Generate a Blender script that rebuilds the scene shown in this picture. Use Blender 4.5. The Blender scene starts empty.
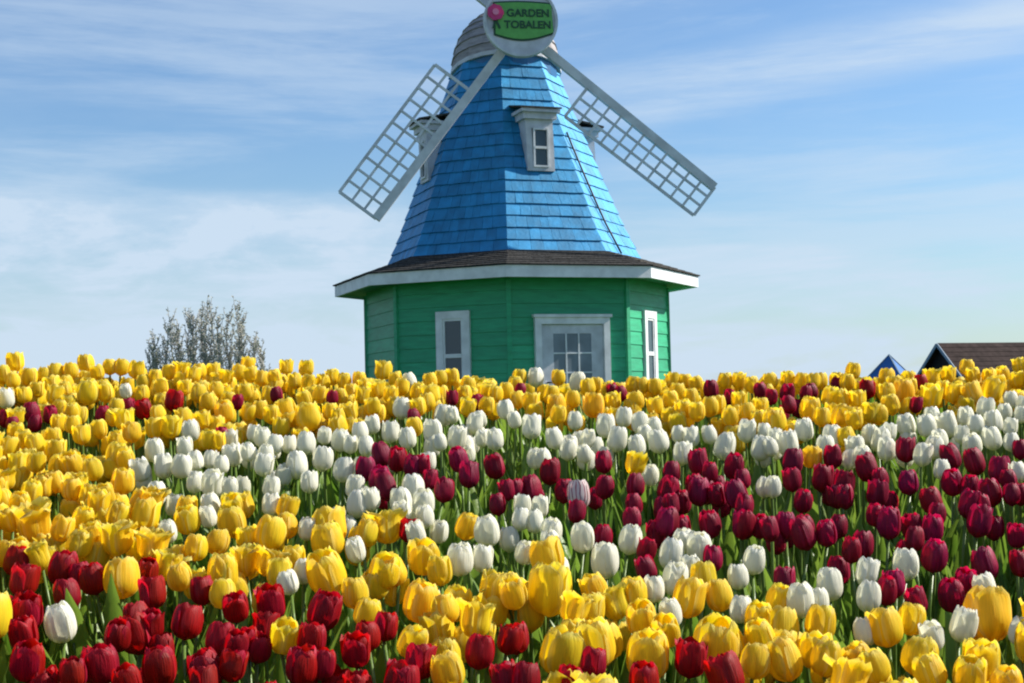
import bpy, bmesh, math, random
from mathutils import Vector, Matrix, noise
R = math.radians
random.seed(11)
sc = bpy.context.scene
COL = sc.collection

# ------------------------------------------------------------------ camera, light, exposure
F = 1422.0; W0, H0 = 1024, 683
PITCH, ROLL, CAMZ = R(2.36), R(1.35), 1.45
cam = bpy.data.cameras.new('camera'); camo = bpy.data.objects.new('camera', cam); COL.objects.link(camo)
cam.sensor_width = 36; cam.lens = 36 * F / W0; cam.clip_end = 5000; cam.clip_start = 0.05
fw = Vector((0, math.cos(PITCH), math.sin(PITCH))); u0 = Vector((0, -math.sin(PITCH), math.cos(PITCH))); r0 = Vector((1, 0, 0))
cr = r0 * math.cos(ROLL) - u0 * math.sin(ROLL); cu = u0 * math.cos(ROLL) + r0 * math.sin(ROLL)
M = Matrix((cr, cu, -fw)).transposed().to_4x4(); M.translation = Vector((0, 0, CAMZ)); camo.matrix_world = M
sc.camera = camo
CP = Vector((0, 0, CAMZ))
def ray(px, py):
    return (fw * F + cr * (px - W0 / 2) + cu * (H0 / 2 - py)).normalized()

SUN_AZ, SUN_EL = 103.5, 36          # azimuth measured from the direction facing the camera round to the right
sdir = Vector((math.sin(R(SUN_AZ)) * math.cos(R(SUN_EL)), -math.cos(R(SUN_AZ)) * math.cos(R(SUN_EL)), math.sin(R(SUN_EL))))
sl = bpy.data.lights.new('sun', 'SUN'); sl.energy = 5.0; sl.angle = R(0.55); sl.color = (1.0, 0.945, 0.85)
so = bpy.data.objects.new('sun', sl); COL.objects.link(so)
so.rotation_euler = (-sdir).to_track_quat('-Z', 'Y').to_euler(); so.location = (20, 5, 20)

world = bpy.data.worlds.new("World"); sc.world = world; world.use_nodes = True
nt = world.node_tree; N = nt.nodes; L = nt.links; N.clear()
out = N.new('ShaderNodeOutputWorld'); bg = N.new('ShaderNodeBackground'); L.new(bg.outputs[0], out.inputs[0])
sky = N.new('ShaderNodeTexSky'); sky.sky_type = 'NISHITA'; sky.sun_disc = False
sky.sun_elevation = R(SUN_EL); sky.sun_rotation = math.atan2(sdir.x, sdir.y)
sky.air_density = 1.15; sky.dust_density = 0.35; sky.ozone_density = 2.6
bg.inputs['Strength'].default_value = 0.080
tc = N.new('ShaderNodeTexCoord'); sep = N.new('ShaderNodeSeparateXYZ'); L.new(tc.outputs['Generated'], sep.inputs[0])
def wmath(op, a, b=None, c=None, clamp=False):
    n = N.new('ShaderNodeMath'); n.operation = op; n.use_clamp = clamp
    for i, v in enumerate((a, b, c)):
        if v is None: continue
        if hasattr(v, 'is_linked') or hasattr(v, 'links'): L.new(v, n.inputs[i])
        else: n.inputs[i].default_value = v
    return n.outputs[0]
def wnoise(scale, loc, sc3, detail=5, rough=0.55, rot=0, dist=0.0):
    m = N.new('ShaderNodeMapping'); m.inputs['Scale'].default_value = sc3; m.inputs['Location'].default_value = loc
    m.inputs['Rotation'].default_value = (0, R(rot), 0)
    L.new(tc.outputs['Generated'], m.inputs[0])
    n = N.new('ShaderNodeTexNoise'); n.inputs['Scale'].default_value = scale; n.inputs['Detail'].default_value = detail
    n.inputs['Roughness'].default_value = rough; n.inputs['Distortion'].default_value = dist
    L.new(m.outputs[0], n.inputs['Vector']); return n.outputs['Fac']
def wramp(v, lo, hi):
    n = N.new('ShaderNodeMapRange'); n.interpolation_type = 'SMOOTHSTEP'
    n.inputs['From Min'].default_value = lo; n.inputs['From Max'].default_value = hi
    L.new(v, n.inputs['Value']); return n.outputs[0]
z = sep.outputs['Z']; x = sep.outputs['X']
# veil of thin cirrus, thicker low down; puffs on the left; long streaks on the right
veil = wramp(wnoise(3.0, (1.3, .2, .4), (1, 1, 5.5), 6, .6, 6, .6), .38, .72)
streak = wramp(wnoise(2.6, (7.3, .4, 1.2), (1, 1, 9), 8, .64, 10, .4), .44, .72)
low = wramp(z, .20, .01)
puff = wramp(wnoise(8, (.6, .3, .9), (1, 1, 2.6), 8, .6, 0, .2), .42, .62)
pz = wmath('MULTIPLY', wramp(z, .155, .125), wramp(x, .10, -.16))
a1 = wmath('MULTIPLY', veil, wmath('MULTIPLY_ADD', low, .85, .12))
def band_(c, slope, w):      # one long soft streak of cloud: |z - c - slope x| < w
    d = wmath('ABSOLUTE', wmath('SUBTRACT', wmath('SUBTRACT', z, c), wmath('MULTIPLY', x, slope)))
    return wramp(d, w, w * .1)
bx_ = wmath('MULTIPLY', band_(.196, .135, .030), wramp(x, .02, .16))
bx2 = wmath('MULTIPLY', band_(.128, -.02, .020), wramp(x, -.02, -.2))
fib = wmath('MULTIPLY_ADD', wramp(wnoise(5, (2, .5, .3), (1, 1, 6), 6, .6, 7, .3), .35, .65), .6, .25)
a2 = wmath('ADD', wmath('MULTIPLY', streak, .42), wmath('MULTIPLY', wmath('MAXIMUM', bx_, bx2), wmath('MULTIPLY', fib, .85)))
a3 = wmath('MULTIPLY', wmath('MULTIPLY_ADD', puff, .62, .26), pz)
hz = wmath('MULTIPLY', wramp(z, .20, -.02), .34)
tot = wmath('ADD', wmath('ADD', a1, a2), wmath('ADD', a3, hz)); tot = wmath('MINIMUM', tot, .93)
mx = N.new('ShaderNodeMix'); mx.data_type = 'RGBA'; L.new(tot, mx.inputs['Factor'])
tint = N.new('ShaderNodeMix'); tint.data_type = 'RGBA'; tint.blend_type = 'MULTIPLY'; tint.inputs['Factor'].default_value = 1
tint.inputs['B'].default_value = (.78, .93, 1.10, 1); L.new(sky.outputs[0], tint.inputs['A'])
low_ = N.new('ShaderNodeMix'); low_.data_type = 'RGBA'; L.new(wramp(z, .0, .22), low_.inputs['Factor'])
low_.inputs['A'].default_value = (.66, .84, .98, 1); low_.inputs['B'].default_value = (.76, .92, 1.10, 1); L.new(low_.outputs['Result'], tint.inputs['B'])
L.new(tint.outputs['Result'], mx.inputs['A']); mx.inputs['B'].default_value = (4.75, 5.75, 6.9, 1)
L.new(mx.outputs['Result'], bg.inputs['Color'])

sc.view_settings.view_transform = 'Standard'; sc.view_settings.look = 'None'
sc.view_settings.gamma = 1; sc.view_settings.use_curve_mapping = False; sc.view_settings.exposure = 0.72
sc.render.engine = 'CYCLES'; sc.render.resolution_x = W0; sc.render.resolution_y = H0
sc.cycles.filter_width = 2.1

# ------------------------------------------------------------------ helpers
def tag(o, label=None, cat=None, group=None, kind=None):
    if label: o['label'] = label
    if cat: o['category'] = cat
    if group: o['group'] = group
    if kind: o['kind'] = kind
    return o
def link(name, data, parent=None):
    o = bpy.data.objects.new(name, data); COL.objects.link(o)
    if parent: o.parent = parent
    return o
def empty(name, loc):
    o = link(name, None); o.location = loc; o.empty_display_size = .05; return o
class MB:
    def __init__(s): s.v = []; s.f = []; s.m = []
    def quad(s, pts, m=0):
        b = len(s.v); s.v += [Vector(p) for p in pts]; s.f.append(tuple(range(b, b + len(pts)))); s.m.append(m)
    def box(s, o, ax, ay, az, m=0):
        """o corner; three edge vectors"""
        o, ax, ay, az = map(Vector, (o, ax, ay, az)); b = len(s.v)
        s.v += [o, o + ax, o + ax + ay, o + ay, o + az, o + ax + az, o + ax + ay + az, o + ay + az]
        for q in ((0, 3, 2, 1), (4, 5, 6, 7), (0, 1, 5, 4), (1, 2, 6, 5), (2, 3, 7, 6), (3, 0, 4, 7)):
            s.f.append(tuple(b + i for i in q)); s.m.append(m)
    def cbox(s, c, ax, ay, az, m=0):
        c, ax, ay, az = map(Vector, (c, ax, ay, az)); s.box(c - (ax + ay + az) / 2, ax, ay, az, m)
    def bar(s, p, q, w, t, nrm, m=0):
        p, q, nrm = Vector(p), Vector(q), Vector(nrm); d = q - p; side = d.cross(nrm).normalized()
        s.box(p - side * w / 2 - nrm.normalized() * t / 2, d, side * w, nrm.normalized() * t, m)
    def tube(s, pts, rad, n=6, m=0, cap=True):
        pts = [Vector(p) for p in pts]; rings = []
        for i, p in enumerate(pts):
            d = (pts[min(i + 1, len(pts) - 1)] - pts[max(i - 1, 0)]).normalized()
            a = d.cross(Vector((0.31, .95, .02))); a = a.normalized() if a.length > .05 else d.cross(Vector((1, 0, 0))).normalized()
            b2 = d.cross(a); r = rad[i] if isinstance(rad, (list, tuple)) else rad
            b = len(s.v); s.v += [p + (a * math.cos(2 * math.pi * k / n) + b2 * math.sin(2 * math.pi * k / n)) * r for k in range(n)]; rings.append(b)
        for i in range(len(rings) - 1):
            for k in range(n):
                s.f.append((rings[i] + k, rings[i] + (k + 1) % n, rings[i + 1] + (k + 1) % n, rings[i + 1] + k)); s.m.append(m)
        if cap:
            s.f.append(tuple(rings[-1] + k for k in range(n))); s.m.append(m)
            s.f.append(tuple(rings[0] + n - 1 - k for k in range(n))); s.m.append(m)
    def build(s, name, mats, parent=None, smooth=False, fixn=False):
        me = bpy.data.meshes.new(name); me.from_pydata([tuple(v) for v in s.v], [], s.f)
        mats = mats if isinstance(mats, (list, tuple)) else [mats]
        for m in mats: me.materials.append(m)
        me.polygons.foreach_set('material_index', s.m)
        if smooth: me.polygons.foreach_set('use_smooth', [True] * len(s.f))
        if fixn:
            bm = bmesh.new(); bm.from_mesh(me); bmesh.ops.recalc_face_normals(bm, faces=bm.faces); bm.to_mesh(me); bm.free()
        me.update(); return link(name, me, parent)

def mat(name, col, rough=.6, spec=.5, var=0, scale=8, col2=None, bump=0, bscale=60, metal=0, stretch=(1, 1, 1), island=0):
    m = bpy.data.materials.new(name); m.use_nodes = True; t = m.node_tree; p = t.nodes['Principled BSDF']
    p.inputs['Roughness'].default_value = rough; p.inputs['Specular IOR Level'].default_value = spec; p.inputs['Metallic'].default_value = metal
    tcx = t.nodes.new('ShaderNodeTexCoord'); mp = t.nodes.new('ShaderNodeMapping'); mp.inputs['Scale'].default_value = stretch
    t.links.new(tcx.outputs['Object'], mp.inputs[0])
    n = t.nodes.new('ShaderNodeTexNoise'); n.inputs['Scale'].default_value = scale; n.inputs['Detail'].default_value = 6; t.links.new(mp.outputs[0], n.inputs['Vector'])
    c2 = col2 or tuple(min(1, c * (1 - var)) for c in col)
    mxx = t.nodes.new('ShaderNodeMix'); mxx.data_type = 'RGBA'; mxx.inputs['A'].default_value = (*col, 1); mxx.inputs['B'].default_value = (*c2, 1)
    rp = t.nodes.new('ShaderNodeMapRange'); rp.inputs['From Min'].default_value = .35; rp.inputs['From Max'].default_value = .65
    t.links.new(n.outputs['Fac'], rp.inputs['Value']); t.links.new(rp.outputs[0], mxx.inputs['Factor'])
    res = mxx.outputs['Result']
    if island:
        g = t.nodes.new('ShaderNodeNewGeometry'); hs = t.nodes.new('ShaderNodeHueSaturation'); ma = t.nodes.new('ShaderNodeMath'); ma.operation = 'MULTIPLY_ADD'
        t.links.new(g.outputs['Random Per Island'], ma.inputs[0]); ma.inputs[1].default_value = island; ma.inputs[2].default_value = 1 - island * .5
        t.links.new(ma.outputs[0], hs.inputs['Value']); t.links.new(res, hs.inputs['Color']); res = hs.outputs[0]
    t.links.new(res, p.inputs['Base Color'])
    if bump:
        nb = t.nodes.new('ShaderNodeTexNoise'); nb.inputs['Scale'].default_value = bscale; nb.inputs['Detail'].default_value = 5; t.links.new(mp.outputs[0], nb.inputs['Vector'])
        b = t.nodes.new('ShaderNodeBump'); b.inputs['Strength'].default_value = bump; b.inputs['Distance'].default_value = .01
        t.links.new(nb.outputs['Fac'], b.inputs['Height']); t.links.new(b.outputs[0], p.inputs['Normal'])
    return m

M_green = mat('green_paint', (.026, .36, .175), .5, .4, .22, 3, bump=.25, bscale=25, stretch=(1, 1, 6), island=.26)
M_blue = mat('blue_paint', (.012, .25, .50), .5, .7, .28, 5, bump=.3, bscale=22, metal=.30, stretch=(1, 1, 1), island=.3)
M_blued = mat('blue_trim', (.01, .13, .33), .4, .5, .2, 4)
M_white = mat('white_paint', (.76, .77, .79), .5, .5, .22, 5, bump=.15)
M_whitew = mat('aged_white_paint', (.60, .61, .66), .55, .4, .25, 5, bump=.2)
M_sail = mat('grey_white_sail_paint', (.60, .63, .66), .5, .4, .25, 5, bump=.2)
M_dark = mat('matt_near_black', (.012, .02, .03), .6)
M_asph = mat('asphalt_shingle', (.085, .080, .074), .9, .1, .5, 26, col2=(.03, .028, .026), bump=.8, bscale=90, island=.5)
M_cap = mat('weathered_board', (.36, .33, .33), .7, .3, .4, 5, bump=.4, stretch=(1, 1, 5), island=.3)
M_glass = mat('window_glass', (.035, .065, .085), .12, .5)
M_curt = mat('pale_curtain', (.20, .245, .29), .3, .4, .3, 3)
M_plaq = mat('sign_green', (.13, .42, .09), .5, .4, .2, 9)
M_plaqd = mat('sign_dark_green', (.008, .06, .02), .5)
M_pink = mat('sign_pink', (.55, .03, .16), .5)
M_pink2 = mat('sign_pale_pink', (.75, .22, .36), .5)
M_soil = mat('soil', (.05, .035, .022), .95, .1, .5, 9, bump=.9, bscale=30)
M_grass = mat('grass', (.06, .12, .02), .9, .1, .5, .6, col2=(.035, .075, .015), bump=.6, bscale=12)
M_path = mat('gravel_path', (.30, .27, .22), .95, .1, .3, 14, bump=.8, bscale=80)
M_brown = mat('brown_shingle', (.052, .036, .032), .95, .1, .4, 3, bump=.6, bscale=12, island=.25)
M_barn = mat('near_black_wall', (.02, .02, .023), .8, .3, .3, 3)
M_btrim = mat('blue_grey_trim', (.14, .22, .30), .5)
M_bmet = mat('blue_metal_sheet', (.015, .13, .40), .35, .6, .2, 2)
M_post = mat('timber_post', (.28, .24, .2), .8, .3, .3, 6)
M_bark = mat('bark', (.38, .37, .35), .85, .2, .4, 10, bump=.5)
M_bud = mat('buds', (.34, .36, .28), .75, .2, .35, 6, col2=(.42, .40, .33), island=.4)

# ------------------------------------------------------------------ ground
def bed_z(xx, yy):
    """soil height of the sloping tulip bed"""
    if yy < 1.0: return .0
    t = .02 + .195 * yy
    if yy < 1.4: t *= (yy - 1.0) / .4
    if yy > 6.05:
        k = min(1, (yy - 6.05) / 2.4); k = k * k * (3 - 2 * k) if k > .3 else k * .72
        t = (.02 + .195 * 6.05) * (1 - k) + .70 * k
    return t
def can_z(yy): return .49 + .195 * yy
ys = [-40, -10, -3, 0, .6, 1.0, 1.1, 1.2, 1.3, 1.4] + [1.4 + .25 * i for i in range(1, 23)] + [7.2, 7.6, 8, 8.5, 9, 9.5, 10, 12, 15, 20, 30, 60, 120, 300, 900, 2500]
xs = [-2000, -600, -150, -50, -20, -12, -8] + [-6 + .5 * i for i in range(25)] + [8, 12, 20, 50, 150, 600, 2000]
g = MB(); g.v = [Vector((a, b, bed_z(a, b) - .03)) for b in ys for a in xs]
for j in range(len(ys) - 1):
    for i in range(len(xs) - 1):
        n0 = j * len(xs) + i; g.f.append((n0, n0 + 1, n0 + len(xs) + 1, n0 + len(xs))); g.m.append(0)
tag(g.build('ground', M_grass, smooth=True), kind='structure')
g = MB(); bx = [-7 + .25 * i for i in range(57)]; by = [1.02 + .12 * i for i in range(56)]
for b in by:
    for a in bx: g.v.append(Vector((a, b, bed_z(a, b) - .018 + .012 * noise.noise((a * 5, b * 5, 0)) + (.0 if 0 else 0))))
for j in range(len(by) - 1):
    for i in range(len(bx) - 1):
        n0 = j * len(bx) + i; g.f.append((n0, n0 + 1, n0 + len(bx) + 1, n0 + len(bx))); g.m.append(0)
tag(g.build('flower_bed', M_soil, smooth=True), kind='structure')
g = MB()
g.quad([(-30, -1.2, -.022), (30, -1.2, -.022), (30, .85, -.022), (-30, .85, -.022)])
tag(g.build('path', M_path), kind='structure')

# ------------------------------------------------------------------ windmill
D = 23.7
MC = Vector((.10, D, 0))
def rz(rel): return CAMZ + rel
FL = .70
mill = empty('windmill', (MC.x, MC.y, FL))
tag(mill, 'small octagonal windmill with blue shingled tower, green clapboard base and white lattice sails', 'windmill')
A0 = -2.6
def dirv(a): return Vector((math.sin(R(a)), -math.cos(R(a)), 0))
def lean(zz): return max(0, zz - rz(2.3)) * .028 + (.02 if zz > rz(2.21) else 0)
def corner(k, r, zz):     # local to the mill empty
    v = dirv(A0 + 45 * k) * r; v.z = zz - FL; v.x -= lean(zz) + .02; return v
def facet(k):
    """normal and tangent (to the right seen from outside) of the facet between corners k and k+1"""
    a = A0 + 45 * k + 22.5; n = dirv(a); t = Vector((0, 0, 1)).cross(n) ; return n, t
APO = math.cos(R(22.5))
RW = 2.51; ZE0, ZE1 = rz(1.80), rz(1.975)
# plinth + clapboards
m = MB()
nb = 12; zb0 = FL + .12; hb = (rz(1.86) - zb0) / nb
for k in range(8):
    for i in range(nb):
        z0 = zb0 + i * hb; z1 = z0 + hb
        a0 = corner(k, RW + .016, z0); a1 = corner(k + 1, RW + .016, z0); b0 = corner(k, RW, z1 - .001); b1 = corner(k + 1, RW, z1 - .001)
        c0 = corner(k, RW - .01, z0); c1 = corner(k + 1, RW - .01, z0)
        m.quad([a0, a1, b1, b0]); m.quad([c0, c1, a1, a0])
wall = m.build('wall', M_green, mill)
m = MB()
for k in range(8):
    m.quad([corner(k, RW + .05, FL - .15), corner(k + 1, RW + .05, FL - .15), corner(k + 1, RW + .05, zb0), corner(k, RW + .05, zb0)])
m.quad([corner(k, RW + .05, zb0) for k in range(8)])
m.build('plinth', mat('concrete', (.35, .34, .32), .9, .2, .2), mill)
for k in range(8):
    m = MB()
    m.box(corner(k, RW - .045, zb0 + .001) - dirv(A0 + 45 * k + 90) * .035, dirv(A0 + 45 * k + 90) * .07, dirv(A0 + 45 * k) * .085, (0, 0, rz(1.80) - zb0))
    m.build('corner_board', M_green, mill)
# fascia, soffit, base roof
RE = 3.04
m = MB()
for k in range(8):
    o0, o1 = corner(k, RE, ZE0), corner(k + 1, RE, ZE0); i0, i1 = corner(k, RE - .05, ZE0), corner(k + 1, RE - .05, ZE0)
    up = Vector((0, 0, ZE1 - ZE0))
    m.quad([o0, o1, o1 + up, o0 + up]); m.quad([i0, i1, o1, o0]); m.quad([i1, i0, i0 + up, i1 + up])
m.build('fascia', M_white, mill)
m = MB()
for k in range(8):
    m.quad([corner(k, RW - .02, ZE0 + .05), corner(k + 1, RW - .02, ZE0 + .05), corner(k + 1, RE - .052, ZE0 + .03), corner(k, RE - .052, ZE0 + .03)])
m.build('soffit', mat('soffit_green', (.05, .26, .14), .6, .3), mill)
RT, ZT = 2.04, rz(2.30)
m = MB(); nr = 9; rndr = random.Random(3)
for k in range(8):
    for i in range(nr):
        f0, f1 = i / nr, (i + 1.15) / nr
        r_0 = RE + .035 + (RT - .1 - RE) * f0; r_1 = RE + .035 + (RT - .1 - RE) * f1
        z0 = ZE1 + .012 + (ZT + .03 - ZE1) * f0 + .012; z1 = ZE1 + .012 + (ZT + .03 - ZE1) * f1 - .004
        a, b = corner(k, r_0, z0), corner(k + 1, r_0, z0); c, d = corner(k + 1, r_1, z1), corner(k, r_1, z1)
        nt_ = max(4, int((b - a).length / .3)); off = rndr.random() * .6 / nt_
        cuts = [0] + [min(1, max(0, (j + off * nt_ * .8) / nt_)) for j in range(1, nt_)] + [1]
        for j in range(nt_):
            s0, s1 = cuts[j], cuts[j + 1]; dz = Vector((0, 0, rndr.random() * .006))
            A, B, C_, D_ = a.lerp(b, s0), a.lerp(b, s1), d.lerp(c, s1), d.lerp(c, s0)
            m.quad([A + dz, B + dz, C_, D_]); m.quad([A - Vector((0, 0, .016)), B - Vector((0, 0, .016)), B + dz, A + dz])
m.build('base_roof', M_asph, mill)
# tower
prof = [(2.22, 2.15), (2.42, 2.06), (2.85, 1.86), (3.5, 1.61), (4.22, 1.335), (4.95, 1.07), (5.62, .86)]
def tr(rel):
    for (a, ra), (b, rb) in zip(prof, prof[1:]):
        if rel <= b: return ra + (rb - ra) * (rel - a) / (b - a)
    return prof[-1][1]
m = MB(); rnd = random.Random(5); rows = 17; z_a, z_b = 2.27, 5.62; hr = (z_b - z_a) / rows
for k in range(8):
    for i in range(rows):
        zl = z_a + i * hr; zh = zl + hr * 1.12
        a, b = corner(k, tr(zl) + .017, rz(zl)), corner(k + 1, tr(zl) + .017, rz(zl))
        d, c = corner(k, tr(min(zh, 5.62)) - .004, rz(zh)), corner(k + 1, tr(min(zh, 5.62)) - .004, rz(zh))
        n_, t_ = facet(k); cuts = [0]; x_ = 0; Lw = (b - a).length
        while True:
            x_ += rnd.uniform(.11, .24) / Lw
            if x_ > 1 - .09 / Lw: break
            cuts.append(x_)
        cuts.append(1)
        for j in range(len(cuts) - 1):
            s0, s1 = cuts[j], cuts[j + 1]; g_ = .002 / Lw
            s0 += g_ if j else 0; s1 -= g_ if j < len(cuts) - 2 else 0
            o = n_ * rnd.uniform(0, .006); dz = Vector((0, 0, rnd.uniform(-.004, .004)))
            A, B, C_, D_ = a.lerp(b, s0) + o + dz, a.lerp(b, s1) + o + dz + n_ * rnd.uniform(-.002, .003), d.lerp(c, s1), d.lerp(c, s0)
            m.quad([A, B, C_, D_]); m.quad([A - n_ * .019, B - n_ * .019, B, A]); m.quad([A - n_ * .019, A, D_, D_ - n_ * .01]); m.quad([B, B - n_ * .019, C_ - n_ * .01, C_])
tower = m.build('tower', M_blue, mill)
pb_ = M_blue.node_tree.nodes['Principled BSDF']; pb_.inputs['Coat Weight'].default_value = .0; pb_.inputs['Coat Roughness'].default_value = .5
m = MB()
for i in range(len(prof) - 1):
    for k in range(8):
        (za, ra), (zb, rb) = prof[i], prof[i + 1]
        m.quad([corner(k, ra - .012, rz(za)), corner(k + 1, ra - .012, rz(za)), corner(k + 1, rb - .012, rz(zb)), corner(k, rb - .012, rz(zb))])
m.build('tower_sheathing', M_blued, mill)
# thin near-black line, a raised tube, running down the right facet
m = MB(); n_, t_ = facet(1)
pts = []
for i in range(9):
    zz = 4.3 - i * (4.3 - 2.3) / 8; p0 = corner(1, tr(zz) + .035, rz(zz)); p1 = corner(2, tr(zz) + .035, rz(zz)); pts.append(p0.lerp(p1, .10 + .28 * i / 8) + n_ * .012)
m.tube(pts, .016, 6); m.build('dark_line', M_dark, mill, True)

# windows and door
def P(n, t, out, s, zz): v = n * out + t * s; v.z = zz - FL; v.x -= lean(zz) + .02; return v
def rect_frame(mb, n, t, out, c, z0, z1, w, bw, th, bottom=True):
    up = Vector((0, 0, 1))
    mb.box(P(n, t, out, c - w / 2, z0), t * bw, up * (z1 - z0), n * th)
    mb.box(P(n, t, out, c + w / 2 - bw, z0), t * bw, up * (z1 - z0), n * th)
    mb.box(P(n, t, out, c - w / 2 + bw, z1 - bw), t * (w - 2 * bw), up * bw, n * th)
    if bottom: mb.box(P(n, t, out, c - w / 2 + bw, z0), t * (w - 2 * bw), up * bw, n * th)
def window(k, c, ztop, zbot, w):
    n, t = facet(k); ap = RW * APO
    m = MB(); rect_frame(m, n, t, ap + .002, c, zbot, ztop, w, .115, .055)
    m.box(P(n, t, ap + .002, c - w / 2 - .03, zbot - .045), t * (w + .06), Vector((0, 0, .044)), n * .09)
    wo = m.build('window', M_white, mill)
    m = MB(); wi = w - .23; h = ztop - zbot - .23
    rect_frame(m, n, t, ap + .0, c, zbot + .115, ztop - .115, wi, .035, .043)
    m.box(P(n, t, ap, c - wi / 2 + .035, zbot + .115 + h / 2 - .035), t * (wi - .07), Vector((0, 0, .06)), n * .05)
    m.build('sash', M_white, wo)
    m = MB(); m.box(P(n, t, ap - .03, c - wi / 2 + .03, zbot + .15), t * (wi - .06), Vector((0, 0, h - .07)), n * .057)
    m.build('pane', M_glass, wo)
window(-1, .03, rz(1.37), rz(.02), .575)
window(1, 0, rz(1.37), rz(.02), .56)
window(3, 0, rz(1.37), rz(.02), .56)
n, t = facet(0); ap = RW * APO; dc = .035
m = MB(); rect_frame(m, n, t, ap + .002, dc, FL + .02, rz(1.23), 1.22, .10, .075, False)
m.box(P(n, t, ap + .002, dc - .64, rz(1.231)), t * 1.28, Vector((0, 0, .045)), n * .10)
door = m.build('door', M_white, mill)
m = MB()
dw = .94; zt = rz(1.125)
m.box(P(n, t, ap - .02, dc - dw / 2 - .035, zt - .0), t * (dw + .07), Vector((0, 0, .012)), n * .07)
gx0, gx1, gz1, gz0 = -.31, .31, rz(.985), rz(.10)
m.box(P(n, t, ap + .0, dc - .509, FL + .03), t * (gx0 + .509), Vector((0, 0, zt - FL - .035)), n * .034)
m.box(P(n, t, ap + .0, dc + gx1, FL + .03), t * (.509 - gx1), Vector((0, 0, zt - FL - .035)), n * .034)
m.box(P(n, t, ap + .0, dc + gx0, gz1), t * (gx1 - gx0), Vector((0, 0, zt - .005 - gz1)), n * .034)
m.box(P(n, t, ap + .0, dc + gx0, FL + .03), t * (gx1 - gx0), Vector((0, 0, gz0 - FL - .03)), n * .034)
m.build('door_leaf', M_whitew, door)
m = MB()
for i in (1, 2): m.box(P(n, t, ap + .002, dc + gx0 + (gx1 - gx0) * i / 3 - .011, gz0), t * .022, Vector((0, 0, gz1 - gz0)), n * .038)
for i in (1, 2): m.box(P(n, t, ap + .004, dc + gx0, gz0 + (gz1 - gz0) * i / 3 - .011), t * (gx1 - gx0), Vector((0, 0, .022)), n * .033)
m.build('muntin', M_white, door)
m = MB(); m.box(P(n, t, ap - .03, dc + gx0 + .001, gz0 + .001), t * (gx1 - gx0 - .002), Vector((0, 0, gz1 - gz0 - .002)), n * .057); m.build('pane', M_curt, door)
m = MB(); m.tube([P(n, t, ap + .035, dc - .42, FL + 1.0), P(n, t, ap + .08, dc - .42, FL + 1.0), P(n, t, ap + .085, dc - .34, FL + 1.0)], .012, 8); m.build('handle', M_dark, door, True)

# dormers on every second facet
def dormer(k):
    n, t = facet(k); up = Vector((0, 0, 1))
    zb_, zt_ = 3.60, 4.42; of = tr(zb_) * APO + .035; w = .46
    m = MB()
    def back(rel): return tr(rel) * APO - .06
    # cheeks + front as one solid wedge
    pts = lambda s: [P(n, t, of, s, rz(zb_)), P(n, t, of, s, rz(zt_)), P(n, t, back(zt_), s, rz(zt_)), P(n, t, back(zb_), s, rz(zb_))]
    a, b = pts(-w / 2), pts(w / 2)
    m.quad(a[::-1]); m.quad(b); m.quad([a[1], b[1], b[2], a[2]]); m.quad([a[0], a[3], b[3], b[0]])
    # front panels round the window
    ww, z0, z1 = .26, 3.66, 4.28
    def fr(s0, s1, q0, q1): m.quad([P(n, t, of, s0, rz(q0)), P(n, t, of, s1, rz(q0)), P(n, t, of, s1, rz(q1)), P(n, t, of, s0, rz(q1))])
    fr(-w / 2, -ww / 2, zb_, zt_); fr(ww / 2, w / 2, zb_, zt_); fr(-ww / 2, ww / 2, zb_, z0); fr(-ww / 2, ww / 2, z1, zt_)
    do = m.build('dormer', M_whitew, mill, fixn=True)
    m = MB()
    m.box(P(n, t, of - .50, -w / 2 - .05, rz(zt_)), t * (w + .10), up * .10, n * .56)
    m.box(P(n, t, of - .50, -w / 2 - .095, rz(zt_ + .101)), t * (w + .19), up * .05, n * .62)
    m.build('cornice', M_whitew, do)
    m = MB(); lo = -w / 2 - .115; wd = w + .23
    q0 = [P(n, t, of + .14, lo, rz(4.572)), P(n, t, of + .14, lo + wd, rz(4.572)), P(n, t, tr(4.8) * APO - .05, lo + wd, rz(4.70)), P(n, t, tr(4.8) * APO - .05, lo, rz(4.70))]
    m.quad(q0); q1 = [q + Vector((0, 0, .03)) for q in q0]; m.quad(q1)
    for i in range(4): m.quad([q0[i], q0[(i + 1) % 4], q1[(i + 1) % 4], q1[i]])
    m.build('dormer_roof', M_asph, do, fixn=True)
    m = MB(); rect_frame(m, n, t, of - .02, 0, rz(z0), rz(z1), ww, .028, .045)
    m.box(P(n, t, of - .02, -ww / 2 + .028, rz((z0 + z1) / 2) - .02), t * (ww - .056), up * .04, n * .05)
    for hh in (.25, .75): 0 and m.box(P(n, t, of - .02, -ww / 2 + .028, rz(z0 + (z1 - z0) * hh) - .004), t * (ww - .056), up * .008, n * .03)
    m.build('window_frame', M_white, do)
    m = MB(); m.box(P(n, t, of - .05, -ww / 2 + .003, rz(z0 + .003)), t * (ww - .006), up * (z1 - z0 - .006), n * .04)
    m.build('pane', M_glass, do)
for k in (0, 2, 4, 6): dormer(k)

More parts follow.
